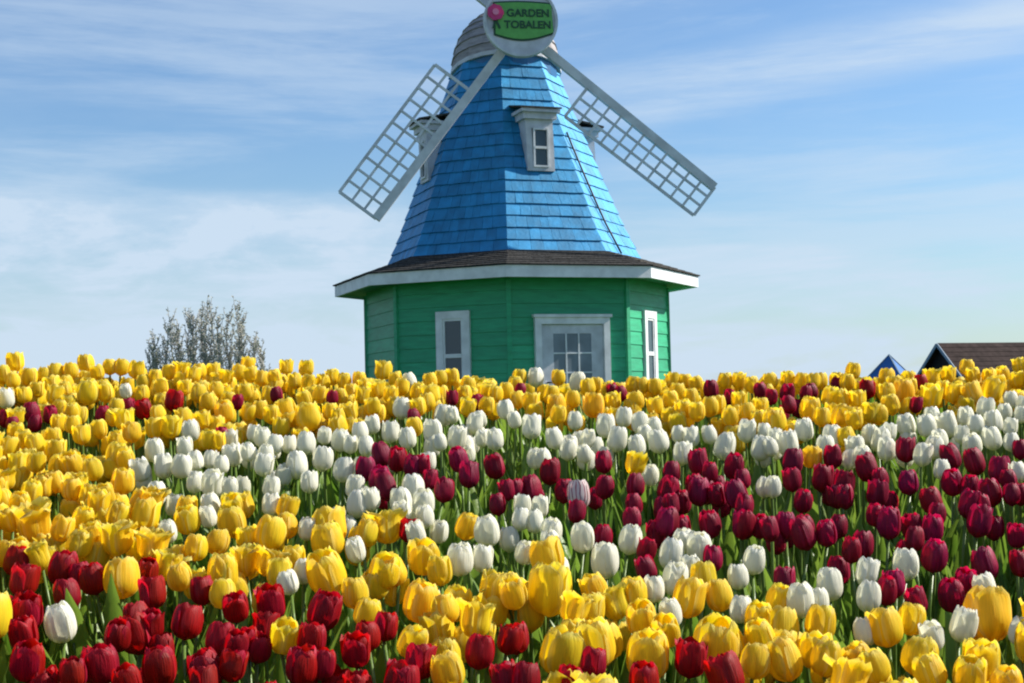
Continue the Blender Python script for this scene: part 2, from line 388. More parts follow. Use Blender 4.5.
# cap: round boarded dome turned to the sails
SA = 8.0; sn = dirv(SA); st = Vector((0, 0, 1)).cross(sn)
m = MB(); nl, ns = 9, 22; RC = .91; capc = Vector((-.10, .02, rz(5.50) - FL))
def cappt(i, j, dr=0):
    e = i / nl * math.pi / 2; a = 2 * math.pi * j / ns
    rr = (RC + dr) * math.cos(e) ** .92; hh = (1.02 + dr) * math.sin(e)
    d = sn * math.cos(a) + st * math.sin(a)
    return capc + d * rr + Vector((0, 0, hh + .17 * math.cos(a) * (1 - i / nl) ))
for i in range(nl):
    for j in range(ns):
        m.quad([cappt(i, j, .022), cappt(i, j + 1, .022), cappt(i + 1, j + 1, .002), cappt(i + 1, j, .002)])
        m.quad([cappt(i, j, -.02), cappt(i, j + 1, -.02), cappt(i, j + 1, .022), cappt(i, j, .022)])
m.build('cap', M_cap, mill)
m = MB()
for j in range(ns):
    for (d0, z0, d1, z1) in ((.028, -.05, .028, .015), (.028, .015, -.05, .015), (-.05, -.05, .028, -.05)):
        up = Vector((0, 0, 1)); m.quad([cappt(0, j, d0) + up * z0, cappt(0, j + 1, d0) + up * z0, cappt(0, j + 1, d1) + up * z1, cappt(0, j, d1) + up * z1])
m.build('cap_rim', M_whitew, mill)
m = MB()
for j in range(ns):
    a0, a1 = cappt(0, j, -.03), cappt(0, j + 1, -.03); d = Vector((0, 0, -.5))
    m.quad([a0 + d * .5, a1 + d * .5, a1, a0]); m.quad([a0, a1, capc])
m.build('tower_collar', M_blued, mill)

# sails: plane through the hub, perpendicular to the shaft (shaft tilted up a little)
tl = R(4.0); ax = (sn * math.cos(tl) + Vector((0, 0, 1)) * math.sin(tl)).normalized()
org = Vector((MC.x, MC.y, FL))
hub_w = CP + ray(519.1, 28.8) * ((org + Vector((0, 0, rz(6.0) - FL)) + ax * 1.74 - CP).dot(ax) / ray(519.1, 28.8).dot(ax))
def onpl(px, py, off=0):
    r = ray(px, py); return CP + r * ((hub_w + ax * off - CP).dot(ax) / r.dot(ax)) - org
hub = hub_w - org
m = MB(); shc = hub - ax * 1.55
m.tube([shc, hub - ax * .10], .09, 12); m.tube([hub - ax * .12, hub + ax * .14], .20, 14)
m.build('windshaft', M_sail, mill)
def sail(tip, e1, e2, e3, name='sail'):
    """tip: centre of stock end; e1 outer far corner; e2 outer near corner; e3 where the lattice meets the stock near the hub"""
    m = MB(); m.bar(hub, tip, .135, .085, ax)
    so_ = m.build(name, M_sail, mill)
    m = MB(); rows_, cols_ = 11, 3
    u = (tip - e3); v = (e1 - tip); th = .026
    for c in range(cols_ + 1):
        if c == 0: continue
        f = (c / cols_); o = v * f; m.bar(e3 + (e2 - e3) * f, e3 + (e2 - e3) * f + u,   .048 if c == cols_ else .038, th, ax)
    m2 = MB()
    for r_ in range(rows_ + 1):
        a = e3 + u * (r_ / rows_); m.bar(a + ax * .018, a + (e2 - e3) + ax * .018, .048 if r_ in (0, rows_) else .038, .022, ax)
    m.build('lattice', M_sail, so_)
    return so_
tipL, e1L, e2L, e3L = onpl(376, 219), onpl(337, 191.5), onpl(434.8, 65), onpl(470.5, 91.5)
tipR, e1R, e2R, e3R = onpl(714.5, 187.5), onpl(693.5, 221), onpl(565, 116.5), onpl(586.5, 89)
sail(tipL, e1L, e2L, e3L); sail(tipR, e1R, e2R, e3R)
refl = lambda p: hub - (p - hub)
sail(refl(tipL), refl(e1L), refl(e2L), refl(e3L)); sail(refl(tipR), refl(e1R), refl(e2R), refl(e3R))
# round sign on the hub
sc_ = onpl(520.3, 21.8, .22); su = (Vector((0, 0, 1)) - ax * ax.z).normalized(); sr = su.cross(ax)
def disc(mb, c, r, th, seg=40, m_=0, ring=None):
    o = [c + (sr * math.cos(2 * math.pi * i / seg) + su * math.sin(2 * math.pi * i / seg)) * r for i in range(seg)]
    f = [p + ax * th for p in o]; mb.quad(o[::-1], m_); mb.quad(f, m_)
    for i in range(seg): mb.quad([o[i], o[(i + 1) % seg], f[(i + 1) % seg], f[i]], m_)
RS = .565
m = MB(); disc(m, sc_, RS, .06); sign = m.build('sign', M_whitew, mill)
m = MB(); seg = 44
for i in range(seg):
    def rp(j, r, o): a = 2 * math.pi * j / seg; return sc_ + (sr * math.cos(a) + su * math.sin(a)) * r + ax * o
    for (r1, o1, r2, o2) in ((RS + .012, -.01, RS + .012, .085), (RS + .012, .085, RS - .03, .085), (RS - .03, .085, RS - .03, .06)):
        m.quad([rp(i, r1, o1), rp(i + 1, r1, o1), rp(i + 1, r2, o2), rp(i, r2, o2)])
m.build('sign_rim', M_sail, sign)
def plaque(grow, off, th, mt, nm):
    m = MB(); pts = []
    n2 = 16
    for i in range(n2 + 1):
        x_ = -.40 - grow + (.90 + 2 * grow) * i / n2; pts.append((x_, -.19 - grow - .11 * math.cos((x_ + .0) * 3.2) + .0))
    for i in range(n2 + 1):
        x_ = .50 + grow - (.90 + 2 * grow) * i / n2; pts.append((x_, .25 + grow + .03 * math.cos(x_ * 3)))
    pts = [(a * min(1, .535 / math.hypot(a, b)), b * min(1, .535 / math.hypot(a, b))) for a, b in pts]
    f = [sc_ + sr * a + su * b + ax * (.06 + off + th) for a, b in pts]; k_ = [p - ax * th for p in f]
    m.quad(f)
    for i in range(len(f)): j = (i + 1) % len(f); m.quad([f[i], f[j], k_[j], k_[i]])
    return m.build(nm, mt, sign)
plaque(.028, .002, .012, M_plaqd, 'plaque_border'); plaque(0, .016, .008, M_plaq, 'plaque')
def lettering(txt, cx, cy, size, nm='lettering'):
    cu_ = bpy.data.curves.new('txt', 'FONT'); cu_.body = txt; cu_.size = size; cu_.align_x = 'CENTER'; cu_.align_y = 'CENTER'; cu_.extrude = .004; cu_.offset = .004
    to = bpy.data.objects.new('txt', cu_); COL.objects.link(to); bpy.context.view_layer.update()
    me = bpy.data.meshes.new_from_object(to.evaluated_get(bpy.context.evaluated_depsgraph_get())); bpy.data.objects.remove(to)
    me.name = nm; me.materials.clear(); me.materials.append(M_plaqd); o = link(nm, me, sign)
    T = Matrix((sr, su, ax)).transposed().to_4x4(); T.translation = sc_ + sr * cx + su * cy + ax * .091; me.transform(T)
lettering('GARDEN', .11, .105, .165); lettering('TOBALEN', .10, -.08, .165)
m = MB(); ec = sc_ + sr * -.395 + su * .11 + ax * .096
for i in range(7):
    a = 2 * math.pi * i / 7; c = ec + (sr * math.cos(a) + su * math.sin(a)) * .065
    disc(m, c + ax * .003 * i, .068, .012, 10, 0)
disc(m, ec + ax * .03, .052, .012, 10, 1)
m.build('flower_emblem', [M_pink, M_pink2], sign)
m = MB()
for s_ in (-1, 1): m.bar(ec - su * .10 + ax * .0, ec - su * .25 + sr * (.01 + .05 * s_) + ax * .0, .035, .01, ax)
m.build('emblem_leaf', M_plaqd, sign)

# ------------------------------------------------------------------ buildings behind
def at(px, py, dist):
    r = ray(px, py); return CP + r * (dist / r.y)
apx = at(937, 343, 80)
shed = empty('shed', (apx.x, apx.y, FL)); tag(shed, 'low shed with long brown shingled roof and dark gable behind the tulips at far right', 'shed')
rd = Vector((.925, .38, 0)).normalized(); gd = Vector((-.38, .925, 0)).normalized()   # ridge and gable directions
Lr = 16; HR = apx.z - FL; half = 3.4; drop = half * .98
A_ = Vector((0, 0, HR))
m = MB()
for s_ in (-1, 1):
    e = gd * s_ * half + Vector((0, 0, -drop)); nrow = 12
    for i in range(nrow):
        f0, f1 = i / nrow, (i + 1) / nrow
        for j in range(24):
            x0, x1 = j / 24 * Lr, (j + 1) / 24 * Lr
            p = [A_ + rd * x0 + e * f0, A_ + rd * x1 + e * f0, A_ + rd * x1 + e * f1 + Vector((0, 0, .03)), A_ + rd * x0 + e * f1 + Vector((0, 0, .03))]
            m.quad(p); 
            m.quad([p[3], p[2], p[2] - Vector((0, 0, .06)), p[3] - Vector((0, 0, .06))])
m.build('roof', M_brown, shed)
m = MB(); hw = half - .45
for xx in (.5, Lr - .5):
    m.quad([rd * xx + gd * hw, rd * xx + gd * -hw, rd * xx + gd * -hw + Vector((0, 0, HR - hw * .98 - .05)), rd * xx + Vector((0, 0, HR - .06)), rd * xx + gd * hw + Vector((0, 0, HR - hw * .98 - .05))])
for s_ in (-1, 1): m.quad([rd * .5 + gd * hw * s_, rd * (Lr - .5) + gd * hw * s_, rd * (Lr - .5) + gd * hw * s_ + Vector((0, 0, HR - hw * .98 - .05)), rd * .5 + gd * hw * s_ + Vector((0, 0, HR - hw * .98 - .05))])
m.build('wall', M_barn, shed)  # gable and side walls filled in with one even near-black
m = MB()
for s_ in (-1, 1):
    m.bar(A_ - rd * .03 + Vector((0, 0, -.08)), A_ - rd * .03 + gd * s_ * half + Vector((0, 0, -drop - .08)), .17, .06, rd)
m.build('barge_board', M_btrim, shed)
apx = at(889, 355, 78)
kio = empty('kiosk', (apx.x, apx.y, FL)); tag(kio, 'small kiosk with bright blue pyramid roof, left of the brown roofed shed', 'kiosk')
H_ = apx.z - FL; hb_ = 1.5; hs = 1.15
cs = [Vector((math.sin(R(a)) * hs * 1.414, -math.cos(R(a)) * hs * 1.414, H_ - hb_)) for a in (12, 102, 192, 282)]
m = MB()
for i in range(4): m.quad([cs[i], cs[(i + 1) % 4], Vector((0, 0, H_))]); m.quad([cs[i], cs[i] - Vector((0, 0, .12)), cs[(i + 1) % 4] - Vector((0, 0, .12)), cs[(i + 1) % 4]])
m.build('roof', M_bmet, kio, fixn=True)
m = MB()
w_ = [Vector((c.x * .86, c.y * .86, 0)) for c in cs]
for i in range(4): a, b = w_[i], w_[(i + 1) % 4]; m.quad([a, b, b + Vector((0, 0, H_ - hb_ + .05)), a + Vector((0, 0, H_ - hb_ + .05))])
m.build('wall', M_post, kio)
m = MB()
for i in range(4): m.bar(cs[i] + Vector((0, 0, .02)), Vector((0, 0, H_ + .02)), .07, .05, Vector((0, 0, 1)))
m.build('roof_ridge', M_btrim, kio)

# ------------------------------------------------------------------ budding tree
rt = random.Random(21)
tp = at(205, 400, 30); tree = empty('budding_tree', (tp.x, tp.y, FL)); tag(tree, 'leafless budding tree with many thin upright branches behind the tulips on the left', 'tree')
tk, cw = MB(), MB(); leafm = MB()
tk.tube([(0, 0, -.1), (.01, 0, .15), (0, .02, .42)], [.13, .10, .085], 9)
def budding(p, d):
    for _ in range(1):
        a = rt.uniform(0, 6.28); s = rt.uniform(.018, .036)
        v1 = Vector((math.cos(a), math.sin(a), rt.uniform(.2, 1.3))).normalized(); v2 = v1.cross(Vector((rt.uniform(-1, 1), rt.uniform(-1, 1), .3))).normalized()
        q = p + v1 * .008
        leafm.quad([q, q + v1 * s * .8 + v2 * s * .45, q + v1 * s * 1.9, q + v1 * s * .8 - v2 * s * .45])
for i in range(34):
    fx = -1 + 2 * (i + .5) / 34; a = rt.uniform(-.5, .5)
    tx = fx * 1.24; ty = rt.uniform(-.7, .7) * math.sqrt(max(.05, 1 - fx * fx))
    top = 2.88 - .80 * abs(fx) ** 2.4 - rt.uniform(0, .40) - (.15 if -.9 < fx < -.3 else 0)
    if i in (18, 27): top = 2.95 - (i == 27) * .08
    pts = []; nseg = 12
    for s in range(nseg + 1):
        f = s / nseg; sp = min(1, f * 1.9) ** .8
        pts.append(Vector((tx * sp + .035 * math.sin(f * 9 + i), ty * sp + .03 * math.cos(f * 7 + i * 2), .38 + (top - .38) * f)))
    tk.tube(pts[:8], [.030 - .0026 * s for s in range(8)], 6); cw.tube(pts[7:], [.016 - .002 * s for s in range(len(pts) - 7)], 4)
    for s in range(3, nseg):
        for r_ in range(rt.choice((2, 3, 4))):
            b = pts[s].lerp(pts[s + 1], rt.random()); a = rt.uniform(0, 6.28); ln = rt.uniform(.15, .5) * (1 - .4 * s / nseg)
            o = Vector((math.cos(a) * .34, math.sin(a) * .34, 1)).normalized(); q = [b, b + o * ln * .5 + Vector((math.cos(a), math.sin(a), 0)) * .04, b + o * ln + Vector((math.cos(a), math.sin(a), .3)) * .03]
            cw.tube(q, [.010, .008, .005], 3, cap=False)
            for _ in range(int(ln * 40)):
                f = rt.random(); budding(q[0].lerp(q[1], f * 2) if f < .5 else q[1].lerp(q[2], f * 2 - 1), o)
    for s in range(5, nseg):
        for _ in range(7): budding(pts[s].lerp(pts[s + 1], rt.random()), None)
tk.build('trunk', M_bark, tree, True); cro = cw.build('crown', M_bark, tree); leafm.build('buds', M_bud, cro)

# ------------------------------------------------------------------ tulips
def petal_mat(name, base, edge, foot, streak=.25, trans=.38, rough=.42, tcol=None, hue=.012, val=.22):
    m = bpy.data.materials.new(name); m.use_nodes = True; t = m.node_tree; n = t.nodes; l = t.links; p = n['Principled BSDF']; o = n['Material Output']
    uv = n.new('ShaderNodeUVMap'); uv.uv_map = 'uv'; sp = n.new('ShaderNodeSeparateXYZ'); l.new(uv.outputs[0], sp.inputs[0])
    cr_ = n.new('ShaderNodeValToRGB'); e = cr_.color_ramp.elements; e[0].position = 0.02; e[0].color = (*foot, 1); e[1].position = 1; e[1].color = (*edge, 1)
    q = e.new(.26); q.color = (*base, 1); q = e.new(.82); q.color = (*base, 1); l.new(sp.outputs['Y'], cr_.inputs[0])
    mp = n.new('ShaderNodeMapping'); mp.inputs['Scale'].default_value = (9, .9, 1); l.new(uv.outputs[0], mp.inputs[0])
    ob = n.new('ShaderNodeObjectInfo'); ge = n.new('ShaderNodeNewGeometry')
    ad = n.new('ShaderNodeMath'); ad.operation = 'ADD'; l.new(ob.outputs['Random'], ad.inputs[0]); l.new(ge.outputs['Random Per Island'], ad.inputs[1])
    w = n.new('ShaderNodeMath'); w.operation = 'MULTIPLY'; w.inputs[1].default_value = 37; l.new(ad.outputs[0], w.inputs[0])
    nz = n.new('ShaderNodeTexNoise'); nz.noise_dimensions = '4D'; nz.inputs['Scale'].default_value = 2.2; nz.inputs['Detail'].default_value = 4; l.new(mp.outputs[0], nz.inputs['Vector']); l.new(w.outputs[0], nz.inputs['W'])
    mr = n.new('ShaderNodeMapRange'); mr.inputs['From Min'].default_value = .35; mr.inputs['From Max'].default_value = .7; mr.inputs['To Min'].default_value = 1; mr.inputs['To Max'].default_value = 1 - streak; l.new(nz.outputs[0], mr.inputs[0])
    fr = n.new('ShaderNodeMath'); fr.operation = 'FRACT'; l.new(w.outputs[0], fr.inputs[0])
    vv = n.new('ShaderNodeMath'); vv.operation = 'MULTIPLY_ADD'; vv.inputs[1].default_value = val; vv.inputs[2].default_value = 1 - val * .6; l.new(fr.outputs[0], vv.inputs[0])
    v2 = n.new('ShaderNodeMath'); v2.operation = 'MULTIPLY'; l.new(vv.outputs[0], v2.inputs[0]); l.new(mr.outputs[0], v2.inputs[1])
    hh = n.new('ShaderNodeMath'); hh.operation = 'MULTIPLY_ADD'; hh.inputs[1].default_value = hue * 2; hh.inputs[2].default_value = .5 - hue; l.new(ob.outputs['Random'], hh.inputs[0])
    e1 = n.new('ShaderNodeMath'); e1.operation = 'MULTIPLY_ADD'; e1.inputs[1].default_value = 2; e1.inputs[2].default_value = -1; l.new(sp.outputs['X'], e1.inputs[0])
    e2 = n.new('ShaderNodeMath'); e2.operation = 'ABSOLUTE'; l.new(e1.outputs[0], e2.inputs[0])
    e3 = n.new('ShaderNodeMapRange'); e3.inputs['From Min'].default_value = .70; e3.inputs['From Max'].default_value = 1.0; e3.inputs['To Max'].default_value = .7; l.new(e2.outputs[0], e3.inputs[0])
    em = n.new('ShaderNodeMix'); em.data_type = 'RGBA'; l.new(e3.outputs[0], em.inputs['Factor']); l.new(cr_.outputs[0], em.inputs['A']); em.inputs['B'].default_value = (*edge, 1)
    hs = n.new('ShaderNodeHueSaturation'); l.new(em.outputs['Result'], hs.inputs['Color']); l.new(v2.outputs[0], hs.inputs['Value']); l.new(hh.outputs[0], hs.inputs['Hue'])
    l.new(hs.outputs[0], p.inputs['Base Color']); p.inputs['Roughness'].default_value = rough; p.inputs['Specular IOR Level'].default_value = .28
    tr_ = n.new('ShaderNodeBsdfTranslucent'); mu = n.new('ShaderNodeMix'); mu.data_type = 'RGBA'; mu.blend_type = 'MULTIPLY'; mu.inputs['Factor'].default_value = 1
    l.new(hs.outputs[0], mu.inputs['A']); mu.inputs['B'].default_value = (*(tcol or (1, 1, 1)), 1); l.new(mu.outputs['Result'], tr_.inputs[0])
    bp = n.new('ShaderNodeBump'); bp.inputs['Strength'].default_value = .42; bp.inputs['Distance'].default_value = .006; l.new(nz.outputs[0], bp.inputs['Height']); l.new(bp.outputs[0], p.inputs['Normal'])
    ms = n.new('ShaderNodeMixShader'); ms.inputs[0].default_value = trans; l.new(p.outputs[0], ms.inputs[1]); l.new(tr_.outputs[0], ms.inputs[2]); l.new(ms.outputs[0], o.inputs[0])
    return m
PM = {
 'Y': petal_mat('yellow_petal', (.95, .72, .022), (.96, .85, .22), (.88, .56, .010), .20, .50, .55, tcol=(1.08, .98, .4), hue=.012),
 'W': petal_mat('white_petal', (.88, .86, .74), (.90, .89, .83), (.55, .62, .26), .08, .40, .55, tcol=(1, 1, .84), hue=.0, val=.10),
 'R': petal_mat('crimson_petal', (.43, .003, .011), (.56, .02, .04), (.24, .003, .007), .5, .42, .5, tcol=(1.7, .6, .6), hue=.008, val=.45),
 'P': petal_mat('maroon_petal', (.37, .003, .050), (.50, .02, .10), (.20, .003, .022), .5, .42, .5, tcol=(1.8, .6, .9), hue=.012, val=.45),
 'S': petal_mat('striped_petal', (.74, .62, .58), (.78, .70, .66), (.5, .5, .3), .1, .3, hue=0, val=.1),
}
# red feathering on the striped one: pigment bands along the petal
t = PM['S'].node_tree; nn = t.nodes; rampn = [q for q in nn if q.type == 'VALTORGB'][0]; hsn = [q for q in nn if q.type == 'HUE_SAT'][0]
uvn = [q for q in nn if q.type == 'UVMAP'][0]; wv = nn.new('ShaderNodeTexWave'); wv.inputs['Scale'].default_value = 1.6; wv.inputs['Distortion'].default_value = 3.5; wv.bands_direction = 'X'
t.links.new(uvn.outputs[0], wv.inputs[0]); mr = nn.new('ShaderNodeMapRange'); mr.inputs['From Min'].default_value = .80; mr.inputs['From Max'].default_value = .93; t.links.new(wv.outputs['Fac'], mr.inputs[0])
mm = nn.new('ShaderNodeMix'); mm.data_type = 'RGBA'; t.links.new(mr.outputs[0], mm.inputs['Factor']); t.links.new(rampn.outputs[0], mm.inputs['A']); mm.inputs['B'].default_value = (.32, .01, .06, 1); t.links.new(mm.outputs['Result'], hsn.inputs['Color'])
def leaf_mat(name, c1, c2, trans=.3):
    m = mat(name, c1, .38, .5, .3, 3, col2=c2, bump=.2, bscale=40, island=.5); t = m.node_tree; p = t.nodes['Principled BSDF']
    tr_ = t.nodes.new('ShaderNodeBsdfTranslucent'); ms = t.nodes.new('ShaderNodeMixShader'); ms.inputs[0].default_value = trans
    src = p.inputs['Base Color'].links[0].from_socket; t.links.new(src, tr_.inputs[0]); t.links.new(p.outputs[0], ms.inputs[1]); t.links.new(tr_.outputs[0], ms.inputs[2]); t.links.new(ms.outputs[0], t.nodes['Material Output'].inputs[0])
    return m
M_leaf = leaf_mat('tulip_leaf', (.12, .24, .022), (.22, .33, .045), .45)
M_stem = leaf_mat('tulip_stem', (.15, .24, .04), (.11, .19, .04), .2)

def petal_grid(kind, nv, nu, rs, inner, seed, spread=0.0):
    """grid of points for one petal of unit flower (diameter 1) centred on +X; returns verts, uvs"""
    rr = random.Random(seed)
    Hh = {'Y': 1.11, 'W': 1.25, 'R': 1.17, 'P': 1.29, 'S': 1.25}[kind]
    spread = spread + (.38 if (not inner and rr.random() < .22) else 0)
    topr = {'Y': .60, 'W': .56, 'R': .66, 'P': .54, 'S': .62}[kind] + spread * .50 + rr.uniform(-.05, .06)
    hw = R({'Y': 56, 'W': 56, 'R': 57, 'P': 58, 'S': 56}[kind]) * (1.0 if not inner else .96)
    belly = .5 * (.93 if inner else 1.0); Hh *= (1.03 if inner else 1.0) * (1 + rr.uniform(-.04, .04))
    curl = rr.uniform(-.05, .02) + spread * .10; ph = rr.uniform(0, 6); wob = rr.uniform(.014, .04) + spread * .03; V = []; U = []
    for j in range(nu + 1):
        u = j / nu
        if u < .42: r = belly * (.10 + .90 * math.sin(u / .42 * math.pi / 2) ** .62)
        else: r = belly * (1 + (topr - 1) * ((u - .42) / .58) ** 2.9)
        zz = Hh * (u ** .92 * 1.0 if u > .3 else .9 * u * (u / .3) ** .35 + u * .1 + (.3 ** .92 - .3) * (u / .3))
        zz = Hh * (0.5 * (1 - math.cos(math.pi * min(1, u * 1.02))) * .22 + u * .78)
        wd = 1.0 if u < .66 else math.sqrt(max(0, 1 - ((u - .66) / .34) ** 2.8))
        wd = max(wd, .30) * (.55 + .45 * min(1, u / .25))
        for i in range(nv + 1):
            v = -1 + 2 * i / nv; th = v * hw * wd
            rad = r * (1 + .045 * (v * v - .3) * (1 if not inner else -.5) - .035 * math.exp(-(v / .18) ** 2)) + curl * max(0, u - .75) * 2 * (.6 + .4 * abs(v))
            rad += wob * math.sin(ph + 5 * v + 3 * u) * u
            zo = -.05 * v * v * (u > .6) * wd + wob * .9 * math.sin(ph * 2 + 7 * v) * u ** 3
            V.append(Vector((rad * math.cos(th), rad * math.sin(th), zz + zo))); U.append((v * .5 + .5, u))
    return V, U
class TB:
    def __init__(s): s.v = []; s.f = []; s.uv = []; s.m = []
    def grid(s, V, U, nv, nu, mi, T=None):
        b = len(s.v); s.v += [T @ v if T else v for v in V]
        for j in range(nu):
            for i in range(nv):
                q = (j * (nv + 1) + i, j * (nv + 1) + i + 1, (j + 1) * (nv + 1) + i + 1, (j + 1) * (nv + 1) + i)
                s.f.append(tuple(b + k for k in q)); s.uv += [U[k] for k in q]; s.m.append(mi)
    def mesh(s, name, mats):
        me = bpy.data.meshes.new(name); me.from_pydata([tuple(v) for v in s.v], [], s.f)
        for m_ in mats: me.materials.append(m_)
        me.polygons.foreach_set('material_index', s.m); me.polygons.foreach_set('use_smooth', [True] * len(s.f))
        ul = me.uv_layers.new(name='uv'); ul.data.foreach_set('uv', [c for uv in s.uv for c in uv]); me.update(); return me
def RZ(a): return Matrix.Rotation(a, 4, 'Z')
def flower_tb(kind, seed, nv, nu, part, spread=0.0):
    tb = TB(); rr = random.Random(seed * 7 + 1)
    if part in ('all', 'inner'):
        for k in range(3):
            V, U = petal_grid(kind, nv, nu, 1, True, seed * 31 + k, spread * rr.uniform(.5, 1.1)); tb.grid(V, U, nv, nu, 0, RZ(R(60 + 120 * k + rr.uniform(-8, 8))))
    if part == 'all':
        for k in range(3):
            V, U = petal_grid(kind, nv, nu, 1, False, seed * 31 + 10 + k, spread * rr.uniform(.6, 1.8)); tb.grid(V, U, nv, nu, 0, RZ(R(120 * k + rr.uniform(-8, 8))))
    if part == 'petal':
        V, U = petal_grid(kind, nv, nu, 1, False, seed * 31 + 10, spread * rr.uniform(.6, 1.8)); tb.grid(V, U, nv, nu, 0)
    return tb
SPREAD = {'Y': (0, .08, .2, .4, 1.15, .12), 'W': (0, 0, .1, .3, .05), 'R': (0, .08, .15, .35, .05), 'P': (0, 0, .1, .22, .05), 'S': (.2,)}
FL_ALL, FL_IN, FL_PET = {}, {}, {}
for kd, sp_ in SPREAD.items():
    for i, s_ in enumerate(sp_):
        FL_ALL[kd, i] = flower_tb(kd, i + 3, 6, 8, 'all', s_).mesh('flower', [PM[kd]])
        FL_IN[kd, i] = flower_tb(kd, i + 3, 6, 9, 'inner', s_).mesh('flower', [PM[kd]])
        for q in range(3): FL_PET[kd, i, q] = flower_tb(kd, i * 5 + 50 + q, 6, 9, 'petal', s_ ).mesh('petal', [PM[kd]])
def leaf_vu(seed, ln=.34, wd=.042, nv=2, nu=7):
    rr = random.Random(seed); V = []; U = []; bend = rr.uniform(.10, .50); tw = rr.uniform(-.7, .7); c = Vector((.006, 0, 0)); ang = R(rr.uniform(4, 14)); st_ = ln / nu
    for j in range(nu + 1):
        u = j / nu; w = wd * (.42 + 1.0 * u) * (1 - u ** 2.2) ** .8 * 1.15 + .0012
        nrm = Vector((math.cos(ang), 0, -math.sin(ang))); t_ = u * tw
        sd = Vector((0, math.cos(t_), 0)) + nrm * math.sin(t_)
        for i in range(nv + 1):
            v = -1 + 2 * i / nv; V.append(c + sd * v * w * .5 + (-nrm) * (abs(v) * w * -.28)); U.append((v * .5 + .5, u))
        c = c + Vector((math.sin(ang), 0, math.cos(ang))) * st_; ang += bend * st_ / ln * (1 + 2.0 * u * u)
    return V, U, nv, nu
LEAF = []
for i in range(7):
    V, U, a, b = leaf_vu(i + 40, .30 + .02 * i, .036 + .003 * i); tb = TB(); tb.grid(V, U, a, b, 0); LEAF.append(tb.mesh('leaf', [M_leaf]))
STEM = []
for i in range(4):
    m = MB(); bow = .012 + .008 * i; a = i * 1.7
    m.tube([(bow * math.sin(math.pi * f) * math.cos(a), bow * math.sin(math.pi * f) * math.sin(a), f) for f in (0, .2, .4, .6, .8, 1)], [.0046, .0044, .0042, .004, .0037, .0036], 6)
    me = bpy.data.meshes.new('stem'); me.from_pydata([tuple(v) for v in m.v], [], m.f); me.materials.append(M_stem); me.polygons.foreach_set('use_smooth', [True] * len(m.f)); STEM.append(me)

